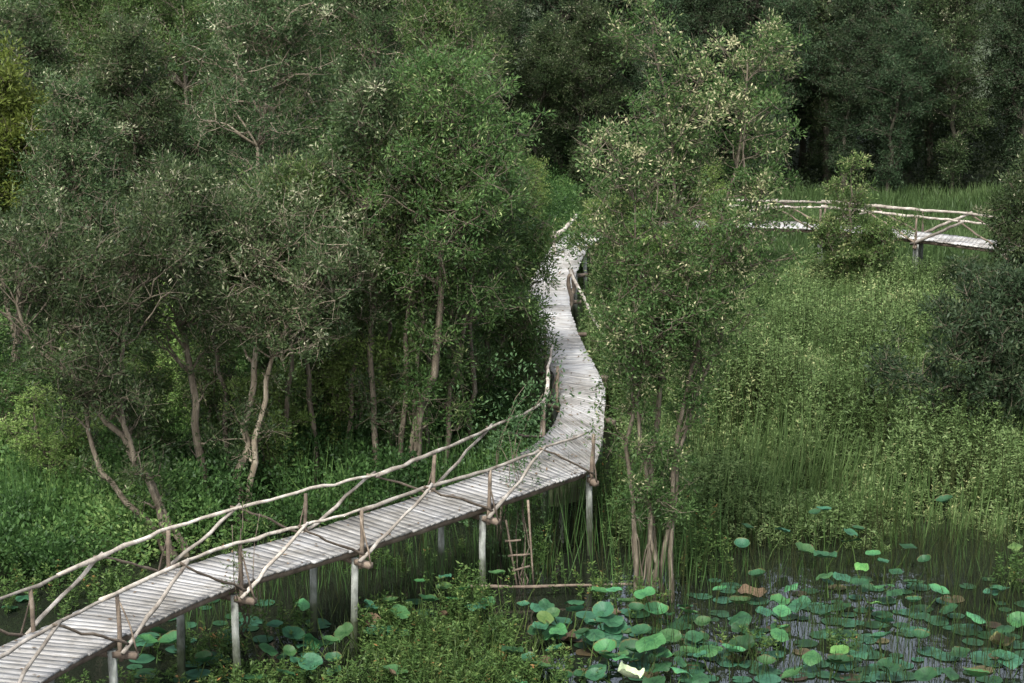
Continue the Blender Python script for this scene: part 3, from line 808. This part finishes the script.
def stalk_plants(rng, x, y, z0, h, lean, nleaf, L, W, tint, stem_t=.06, frac=.35, rstem=.007):
    """upright stems with small leaves on their upper part; all arrays per plant"""
    n = len(x)
    b = np.stack([x, y, z0], -1)
    az = rng.uniform(0, 6.28, n)
    tip = b + np.stack([np.cos(az) * lean, np.sin(az) * lean, h], -1)
    mid = (b + tip) / 2 + rng.normal(size=(n, 3)) * .05
    V = []; F = []; T = []
    a3 = np.arange(3) * 2.094
    ring = np.stack([np.cos(a3), np.sin(a3), np.zeros(3)], -1)
    v = np.stack([b[:, None] + ring * rstem * 1.4, mid[:, None] + ring * rstem, tip[:, None] + ring * rstem * .5], 1).reshape(n, 9, 3)
    base = np.arange(n)[:, None] * 9
    q = np.array([[0, 1, 4, 3], [1, 2, 5, 4], [2, 0, 3, 5], [3, 4, 7, 6], [4, 5, 8, 7], [5, 3, 6, 8]])
    f = (base[:, :, None] + q[None]).reshape(-1, 4)
    V.append(v.reshape(-1, 3)); F.append(f); T.append(np.repeat(np.clip(stem_t + rng.normal(size=n) * .04, 0, .17), 6))
    k = n * nleaf
    idx = np.repeat(np.arange(n), nleaf)
    frac = np.broadcast_to(frac, (n,))[idx]; s = frac + (1 - frac) * rng.random(k) ** .8
    P = b[idx] + (tip - b)[idx] * s[:, None] + rng.normal(size=(k, 3)) * .02
    D = rng.normal(size=(k, 3)); D[:, 2] = abs(D[:, 2]) * .45 + .05
    v, f, t = leaf_quads(rng, P, D, L * rng.uniform(.6, 1.3, k), W * rng.uniform(.7, 1.2, k), tint[idx] + rng.normal(size=k) * .14, 2.0)
    V.append(v); F.append(f + n * 9); T.append(t)
    return np.vstack(V), np.vstack(F), np.concatenate(T)

def reeds():
    rng = np.random.default_rng(41)
    n = 21000
    y = rng.uniform(41.5, 78, n); x = rng.uniform(.012, .27, n) * y
    fr = shore_y(x) - y                                             # >0: standing in water, thinning out towards us
    front = at(0, 565)[1]
    keep = rng.random(n) < np.clip((y - front + .6) / 3.0 + .05, 0, 1)
    keep &= ~on_walk(x, y, 1.0)
    bx = np.array([(LB[i][0] + RB[i][0]) / 2 for i in range(2, 10)]); by = np.array([(LB[i][1] + RB[i][1]) / 2 for i in range(2, 10)])
    keep &= y < np.interp(x, bx, by) - 1.0
    x, y = x[keep], y[keep]
    hmax = np.interp(y, [41, 44, 50, 62, 74, 80], [.9, 1.7, 2.3, 1.9, .7, .35])
    h = hmax * (.45 + .75 * np.clip(vnoise(x, y, 2.4, 3), 0, 1)) * rng.uniform(.75, 1.1, len(x))
    t0 = .55 + .3 * (vnoise(x, y, 1.8, 9) - .5) + .1 * rng.normal(size=len(x))
    z0 = np.minimum(ground_z(x, y), 0) - .05
    fr_ = np.interp(y, [41, 50, 60], [.72, .55, .3])
    v, f, t = stalk_plants(rng, x, y, z0, h, .35 * rng.random(len(x)), 34, .105, .032, t0, frac=fr_)
    # long upright blades among the leafy stems
    nb = 17000
    yb = rng.uniform(41.5, 76, nb); xb = rng.uniform(.012, .27, nb) * yb
    kb = (rng.random(nb) < np.clip((yb - front + .8) / 3.5 + .04, 0, 1)) & ~on_walk(xb, yb, 1.0) & (yb < np.interp(xb, bx, by) - 1.2)
    xb, yb = xb[kb], yb[kb]; nb = len(xb)
    B = np.stack([xb, yb, np.full(nb, -.05)], -1)
    patch = np.clip(vnoise(xb, yb, 1.6, 14), 0, 1)
    DB = rng.normal(size=(nb, 3)) * .13; DB[:, 2] = 1; DB[:, 0] += .12 * (patch > .6)
    hb = np.interp(yb, [41, 44, 50, 62, 74, 80], [.8, 1.7, 2.5, 2.0, .7, .4]) * rng.uniform(.6, 1.15, nb)
    v2, f2, t2 = leaf_quads(rng, B, DB, hb, rng.uniform(.012, .03, nb), np.clip(.12 + .5 * rng.random(nb) * patch, 0, 1))
    f2 = f2 + len(v); v = np.vstack([v, v2]); f = np.vstack([f, f2]); t = np.concatenate([t, t2])
    me = mesh_np("reeds", v, f, M['reed'], t)
    tag(link("reeds", me), "tall light green reeds filling the marsh right of the boardwalk", "reeds", kind="stuff")
reeds()

def grass():
    rng = np.random.default_rng(51)
    n = 60000
    y = rng.uniform(66, 92.5, n); x = rng.uniform(-.03, .28, n) * y
    keep = ~on_walk(x, y, .9)
    x, y = x[keep], y[keep]; n = len(x)
    h = (.35 + .45 * np.clip(vnoise(x, y, 3, 2), 0, 1)) * rng.uniform(.6, 1.2, n)
    P = np.stack([x, y, ground_z(x, y)], -1)
    D = rng.normal(size=(n, 3)) * .28; D[:, 2] = 1
    v, f, t = leaf_quads(rng, P, D, h, .05, .5 + .3 * (vnoise(x, y, 2.5, 7) - .5) + rng.normal(size=n) * .15)
    tag(link("grass", mesh_np("grass", v, f, M['grass'], t)), "bright green tall grass meadow under and behind the distant footbridge", "grass", kind="stuff")
grass()

def weeds():
    rng = np.random.default_rng(61)
    P = []
    # (px, py, spread px, number, height)
    for px, py, sx, sy, n, h in ((400, 640, 12, 8, 45, .7), (470, 630, 14, 8, 80, 1.1), (440, 660, 18, 7, 70, .8), (395, 668, 20, 6, 55, .6), (500, 655, 12, 7, 40, .7), (430, 690, 70, 8, 170, .65), (520, 690, 30, 10, 60, .6),
                                 (375, 645, 8, 8, 40, .9), (600, 600, 14, 5, 24, .7), (540, 575, 8, 6, 14, 1.2), (250, 692, 50, 14, 110, .5), (160, 705, 120, 10, 120, .45), (700, 580, 20, 8, 26, .9), (745, 655, 12, 6, 22, .5),
                                 (842, 655, 8, 5, 12, .5), (1010, 590, 14, 8, 24, .8), (320, 560, 90, 8, 60, .4), (80, 600, 60, 14, 120, .6), (622, 520, 16, 16, 70, 1.5), (590, 505, 14, 12, 50, 1.4), (690, 560, 14, 12, 50, 1.4),
                                 (640, 610, 10, 6, 20, .6), (205, 660, 20, 8, 40, .5), (300, 640, 12, 6, 24, .7)):
        q = [(at(px + rng.normal() * sx, py + rng.normal() * sy), h * rng.uniform(.5, 1.1)) for _ in range(n)]
        P += [(a[0], a[1], hh) for a, hh in q]
    P = np.array(P)
    ok = ~on_walk(P[:, 0], P[:, 1], .25)
    P = P[ok]
    v, f, t = stalk_plants(rng, P[:, 0], P[:, 1], np.full(len(P), -.05), P[:, 2], .25 * rng.random(len(P)), 34, .085, .032, .5 + rng.normal(size=len(P)) * .15, stem_t=.2, frac=.2)
    tag(link("water_weeds", mesh_np("water_weeds", v, f, M['weed'], t)), "yellow green leafy weeds growing out of the water at the near edge", "weeds", kind="stuff")
    n = 1500
    px = rng.normal(445, 55, n); py = rng.normal(665, 26, n)
    Q = np.array([at(a, b) for a, b in zip(px, py)]); Q[:, 2] = -.05
    D = rng.normal(size=(n, 3)) * .4; D[:, 2] = 1
    v2, f2, t2 = leaf_quads(rng, Q, D, rng.uniform(.3, .9, n), .02, rng.uniform(0, .8, n))
    tag(link("marsh_grass", mesh_np("marsh_grass", v2, f2, M['weed'], t2)), "dark green grass blades mixed into the weed clump at bottom centre", "grass", kind="stuff")
    # sedge stems standing thinly in open water
    n = 4200
    px = rng.uniform(640, 1060, n); py = 540 + 150 * rng.random(n) ** 1.5
    Q = np.array([at(a, b) for a, b in zip(px, py)])
    h = rng.uniform(.25, .95, n)
    D = rng.normal(size=(n, 3)) * .16; D[:, 2] = 1
    Q[:, 2] = -.05
    v, f, t = leaf_quads(rng, Q, D, h, .013, rng.uniform(.0, .2, n))
    V2 = [v]; F2 = [f]; T2 = [t]; m0 = len(v)
    n = 1320
    px = np.r_[rng.normal(560, 34, 210), rng.normal(650, 34, 210), rng.uniform(180, 560, 900)]; py = np.r_[rng.normal(535, 25, 210), rng.normal(585, 16, 210), rng.uniform(0, 60, 900)]; py[420:] += np.interp(px[420:], [180, 300, 560], [590, 550, 530])
    Q = np.array([at(a, b) for a, b in zip(px, py)]); Q[:, 2] = -.05
    D = rng.normal(size=(n, 3)) * .12; D[:, 2] = 1
    v, f, t = leaf_quads(rng, Q, D, np.r_[rng.uniform(.6, 2.4, 420), rng.uniform(.3, 1.2, 900)], .018, rng.uniform(.05, .3, n))
    v = np.vstack(V2 + [v]); f = np.vstack(F2 + [f + m0]); t = np.concatenate(T2 + [t])
    tag(link("sedge", mesh_np("sedge", v, f, M['reed'], t)), "thin dark sedge stems standing scattered in the open water", "sedge", kind="stuff")
weeds()

# plants that climb on the rails
def climber(name, loc_pts, seed, mat, label, n, rad, L, W, cat_="plant"):
    rng = np.random.default_rng(seed)
    o = empty(name, loc_pts[0], label, cat_)
    g = Geo(); C = []
    b = np.array(loc_pts[0])
    P = resample([np.array(p) - b for p in loc_pts], 10)
    for k in range(4):
        Q = P + np.cumsum(rng.normal(size=P.shape) * .05, axis=0); Q[0] = P[0]
        g.tube(Q, np.linspace(.016, .006, 10), 5)
        for i in range(n): C.append(Q[rng.integers(3, 10)] + rng.normal(size=3) * rad)
    C = np.array(C)
    v, f, t = clump_leaves(rng, C, np.full(len(C), .16), 11, L, W, np.full(len(C), .5))
    link("stem", g.mesh("stem", M['pole_dark'], smooth=True), o)
    link("foliage", mesh_np("foliage", v, f, M[mat], t), o)
    return o
q1 = at_plane(525, 590, at(525, 590)[1])
Yr = cat(RA, 6)[1]
climber("climbing_plant", [q1, at_plane(520, 520, Yr - .3), at_plane(512, 480, Yr), at_plane(505, 448, Yr + .2)], 3, 'vine', "blue green feathery plant climbing over the near rail by the bend", 26, .30, .07, .03)
Yl = cat(LA, 6)[1] + .6
climber("climbing_plant", [np.array([at_plane(500, 470, Yl)[0], Yl, 0]), at_plane(510, 445, Yl), at_plane(520, 415, Yl), at_plane(535, 395, Yl)], 4, 'vine', "blue green leafy plant behind the far rail just before the bend", 36, .42, .09, .04)
climber("rail_weed", [at(244, 640), at_plane(244, 590, RA[3][1]), at_plane(245, 550, RA[3][1]), at_plane(246, 515, RA[3][1] + .1)], 5, 'weed', "yellowish straggly weed growing up around the second near rail post", 10, .12, .08, .025)

# ------------------------------------------------------------------ lotus
def lotus_mesh(seed, cup, mat, notch=False, ripple=.05):
    rng = np.random.default_rng(seed)
    nr, na = 6, 28
    v = [(0, 0, 0)]
    ph = rng.uniform(0, 6.28, 4)
    an = np.arange(na) * 2 * math.pi / na
    for i in range(1, nr + 1):
        r = i / nr
        for a in an:
            rr = r * (1 + (.04 * math.sin(2 * a + ph[0]) + .025 * math.sin(5 * a + ph[1])) * r)
            if notch and abs(a - math.pi) < .12: rr *= 1 - .55 * r
            z = cup * (r ** 1.7) + ripple * r * r * (math.sin(3 * a + ph[2]) + .6 * math.sin(5 * a + ph[3]) + .3 * math.sin(9 * a))
            v.append((rr * math.cos(a), rr * math.sin(a), z))
    f = []
    for j in range(0, na, 2):
        f.append((0, 1 + j, 1 + (j + 1) % na, 1 + (j + 2) % na))
    for i in range(nr - 1):
        for j in range(na):
            a = 1 + i * na; f.append((a + j, a + na + j, a + na + (j + 1) % na, a + (j + 1) % na))
    return mesh_np("lotus_leaf", v, f, mat, smooth=True)
RAISED = [lotus_mesh(i, c, M['lotus'], ripple=rp) for i, (c, rp) in enumerate(((.25, .08), (.42, .07), (.18, .12), (-.12, .10), (.33, .05), (-.25, .12), (.5, .04), (.1, .07), (.3, .13)))]
FLOAT_ = [lotus_mesh(20 + i, .02, M['lotus_pad'], notch=(i % 2 == 0), ripple=.012) for i in range(4)]
CURLED = [lotus_mesh(40 + i, .55, M['lotus_brown'], ripple=.14) for i in range(2)]
def stalk_mesh(seed, h):
    rng = np.random.default_rng(seed); g = Geo()
    P = wander(rng, np.array([rng.normal() * .1, rng.normal() * .1, -h - .25]), np.array([0, 0, -.004]), 6, .02)
    g.tube(P, np.linspace(.014, .009, 6), 6)
    return g.mesh("stalk", M['weed'], smooth=True)
STALKS = {h: stalk_mesh(int(h * 10), h) for h in (.3, .6, .9)}
lrng = np.random.default_rng(88)
SUN_TILT = np.array([-.1, -.25])
items = []   # (px, py, radius, height, kind)
# large leaves read off the photograph: pixel of the centre, half width in pixels
BIG = [(330, 641, 13, .6, 'b'), (345, 633, 12, .6, 'b'), (310, 663, 14, .5, 'g'), (300, 664, 14, .4, 'g'), (333, 660, 10, .3, 'g'), (370, 606, 11, .7, 'g'), (390, 603, 12, .7, 'b'), (400, 613, 13, .6, 'b'),
       (420, 582, 10, .8, 'b'), (445, 577, 9, .9, 'g'), (444, 588, 10, .8, 'b'), (428, 601, 12, .6, 'g'), (455, 597, 12, .6, 'b'), (463, 590, 10, .8, 'b'), (475, 604, 12, .6, 'g'), (488, 603, 10, .5, 'b'),
       (497, 574, 9, .9, 'b'), (395, 672, 15, .4, 'b'), (512, 652, 12, .4, 'g'), (545, 618, 11, .6, 'y'), (558, 632, 12, .5, 'b'), (540, 628, 10, .5, 'g'), (553, 614, 10, .6, 'b'), (575, 600, 11, .6, 'g'),
       (556, 635, 13, .4, 'b'), (540, 632, 13, .4, 'g'), (575, 611, 12, .5, 'g'), (555, 650, 13, .3, 'g'), (541, 664, 13, .2, 'r'), (582, 634, 11, .4, 'g'), (604, 612, 13, .6, 'g'), (609, 621, 15, .5, 'g'),
       (626, 602, 11, .6, 'b'), (600, 592, 11, .7, 'b'), (614, 590, 10, .8, 'b'), (645, 595, 13, .7, 'b'), (595, 634, 13, .4, 'g'), (606, 650, 14, .4, 'b'), (620, 643, 12, .3, 'g'), (650, 641, 17, .6, 'b'),
       (641, 632, 14, .5, 'g'), (636, 610, 10, .6, 'g'), (660, 665, 14, .3, 'g'), (679, 657, 12, .3, 'g'), (690, 605, 11, .2, 'r'), (564, 680, 12, .2, 'g'), (654, 683, 13, .3, 'g'), (520, 680, 11, .3, 'b'),
       (160, 633, 14, .4, 'g'), (148, 641, 14, .4, 'b'), (268, 650, 12, .4, 'g'), (275, 626, 10, .5, 'g'), (240, 630, 10, .4, 'g'), (285, 674, 13, .4, 'g'), (205, 662, 12, .3, 'g'), (24, 596, 10, .1, 'g'), (10, 606, 10, .1, 'g'),
       (851, 541, 11, .7, 'g'), (850, 533, 10, .8, 'g'), (815, 514, 9, .9, 'g'), (824, 510, 8, .9, 'g'), (747, 528, 9, .6, 'g'), (783, 528, 9, .6, 'g'), (858, 530, 8, .7, 'g'), (742, 546, 9, .5, 'g'), (804, 551, 11, .4, 'b'),
       (825, 557, 13, .5, 'g'), (873, 555, 9, .6, 'b'), (862, 565, 9, .5, 'y'), (883, 562, 9, .5, 'g'), (896, 572, 10, .4, 'g'), (824, 575, 12, .4, 'b'), (842, 576, 12, .4, 'g'), (860, 584, 12, .4, 'g'), (884, 585, 12, .4, 'b'),
       (790, 586, 11, .2, 'b'), (908, 547, 11, .5, 'g'), (945, 502, 10, .9, 'g'), (925, 561, 9, .4, 'g'), (757, 576, 10, .3, 'g'), (740, 604, 13, .3, 'b'), (764, 612, 11, .3, 'g'), (800, 606, 14, .3, 'g'),
       (703, 624, 12, .3, 'b'), (740, 630, 11, .3, 'g'), (780, 630, 13, .3, 'g'), (826, 615, 12, .3, 'b'), (874, 604, 9, .3, 'y'), (884, 622, 12, .3, 'g'), (880, 638, 14, .3, 'g'), (920, 638, 13, .3, 'g'),
       (707, 648, 15, .3, 'b'), (733, 651, 13, .3, 'b'), (694, 637, 11, .3, 'g'), (840, 652, 12, .3, 'y'), (858, 652, 12, .3, 'g'), (812, 657, 14, .3, 'b'), (840, 664, 15, .3, 'g'), (792, 676, 15, .3, 'b'),
       (888, 668, 15, .3, 'g'), (926, 677, 15, .3, 'g'), (960, 655, 12, .2, 'g'), (1003, 657, 12, .2, 'g'), (682, 669, 15, .4, 'b'), (700, 678, 14, .3, 'g'), (1000, 590, 10, .3, 'g'), (1015, 545, 9, .4, 'y'), (975, 620, 12, .2, 'g'), (720, 590, 10, .2, 'b')]
for px, py, hw, h, k in BIG:
    b = at(px, py, h); sc_ = np.linalg.norm(b - np.array([0, 0, CAM_Z])) / F_PX
    items.append((b[0], b[1], hw * sc_ * lrng.uniform(.72, .95), h, k, px, py))
for i in range(80):
    if i < 34: px, py = lrng.uniform(520, 690), lrng.uniform(600, 683)
    elif i < 62: px, py = lrng.uniform(690, 1020), lrng.uniform(575, 683)
    elif i < 70: px, py = lrng.uniform(300, 400), lrng.uniform(590, 683)
    else: px, py = lrng.uniform(120, 300), lrng.uniform(635, 683)
    h = lrng.uniform(.15, .42); b = at(px, py, h)
    items.append((b[0], b[1], lrng.uniform(.12, .24), h, lrng.choice(['g', 'g', 'g', 'b']), px, py))
for i in range(285):                                              # small floating pads
    if i < 20: px, py = lrng.uniform(180, 560), lrng.uniform(600, 660)
    elif i < 205: px, py = lrng.uniform(690, 1030), 575 + 105 * lrng.random() ** .8
    elif i < 245: px, py = lrng.uniform(560, 700), lrng.uniform(610, 683)
    else: px, py = lrng.uniform(130, 330), lrng.uniform(610, 683)
    b = at(px, py, .01)
    items.append((b[0], b[1], lrng.uniform(.11, .24), .012, lrng.choice(['f', 'f', 'f', 'f', 'f', 'f', 'f', 'r']), px, py))
ZONES = [(0, 130, "left of the first near pile"), (130, 350, "beside the second near pile"), (350, 500, "around the weed clump"),
         (500, 590, "in the left lotus patch"), (590, 680, "at the paperbark foot"), (680, 760, "right of the paperbark"),
         (760, 840, "on left open water"), (840, 920, "on middle open water"), (920, 1100, "on right open water")]
PADZ = ['under the boardwalk', 'below the boardwalk', 'beside the weed clump', 'of the lotus patch', 'by the paperbark foot', 'right of the paperbark', 'of left open water', 'of middle open water', 'of right open water']
items.sort(key=lambda t: t[5])
cnt = {}
for it in items:
    x, y, rad, h, k, px, py = it
    z = next(i for i, zz in enumerate(ZONES) if px < zz[1]) if px < 1100 else 8
    raised = k in 'gby' or (k == 'r' and h > .1)
    if raised:
        me = RAISED[lrng.integers(len(RAISED))]
        hz = next((hh for hh in (.3, .6, .9) if h <= hh + .01), .9)
        tilt = (lrng.normal(.16, .2), lrng.normal(0, .2), lrng.uniform(0, 6.28))
    else:
        me = (CURLED if (k == 'r' and lrng.random() < .3) else FLOAT_)[lrng.integers(2)]
        tilt = (0, 0, lrng.uniform(0, 6.28)); hz = None
    nm = "lotus_leaf" if raised else "water_lily_pad"
    o = link(nm, me, None, (x, y, h + (lrng.uniform(0, .006) if not raised else 0)))
    o.rotation_euler = tilt; o.scale = (rad, rad, rad)
    mt = {'g': 'lotus', 'b': 'lotus_bright', 'y': 'lotus_yellow', 'r': 'lotus_brown', 'f': 'lotus_pad'}[k]
    o.material_slots[0].link = 'OBJECT'; o.material_slots[0].material = M[mt]
    col = {'g': 'blue green', 'b': 'bright green', 'y': 'yellowing', 'r': 'withered brown', 'f': 'dark green'}[k]
    c = cnt[(z, raised, k)] = cnt.get((z, raised, k), 0) + 1
    if raised:
        lab = "%s raised lotus leaf, %s from the left of its colour %s" % (col, ORD[c - 1], ZONES[z][2])
        w = lab.split()
        if len(w) > 16: lab = "%s lotus leaf, %s of its colour %s" % (col, ORD[c - 1], ZONES[z][2])
        tag(o, lab, "lotus leaf", "lotus leaves raised above the water")
        s = link("stalk", STALKS[hz], o)
        s.scale = (1 / rad, 1 / rad, 1 / rad * (h + .25) / (hz + .25))
        s.rotation_euler = (0, 0, 0)
    else:
        band = "nearer" if py > 630 else "farther"
        c = cnt[(z, band)] = cnt.get((z, band), 0) + 1
        tag(o, "%s floating pad, %s from left in %s half %s" % (col.split()[0], ORD[c - 1], band, PADZ[z]), "lily pad", "floating lily pads")

# pale curled leaf, dead leaves, fallen pole, small broken ladder
g = lotus_mesh(77, .9, M['paleleaf'], ripple=.3)
o = link("curled_leaf", g, None, at(628, 677, .25)); o.scale = (.24, .16, .16); o.rotation_euler = (.2, .3, .4)
tag(o, "pale whitish curled leaf at the bottom edge below the lotus patch", "leaf")
for i, (px, py, w) in enumerate(((372, 622, "orange brown dead leaf standing on the weed clump"), (392, 674, "brown dead leaf at the bottom of the weed clump"), (442, 616, "brown dead leaf right of the top of the weed clump"), (752, 596, "brown dead leaf heap on the water right of the paperbark"))):
    o = link("dead_leaf", CURLED[i % 2], None, at(px, py, .45 if i < 3 else .08)); s = (.16, .12, .12, .28)[i]
    o.scale = (s, s, s * .7); o.rotation_euler = (.6 * (i < 3), .5 * (i < 3), i * 1.3)
    o.material_slots[0].link = 'OBJECT'; o.material_slots[0].material = M['deadleaf']
    tag(o, w, "dead leaf")
rng = np.random.default_rng(9)
o = pole(rng, at(470, 586, .28), at(642, 584, .22), .032, 'pole_dark', "fallen_pole", None, bend=.015)
tag(o, "long thin brown pole lying level just above the water behind the lotus", "pole")
lad = empty("broken_ladder", at(520, 590), "small broken stick ladder standing in dark water under the bend", "ladder")
bl = np.array(lad.location)
for nm, a, b in (("side_rail", (506, 520), (518, 592)), ("side_rail", (528, 500), (534, 590)), ("rung", (505, 541), (521, 540)), ("rung", (512, 571), (530, 566)), ("rung", (508, 556), (530, 554))):
    Y = bl[1]
    pole(rng, at_plane(*a, Y) - bl, at_plane(*b, Y) - bl, .022, 'pole_dark', nm, lad, bend=.006, n=4, sides=6)
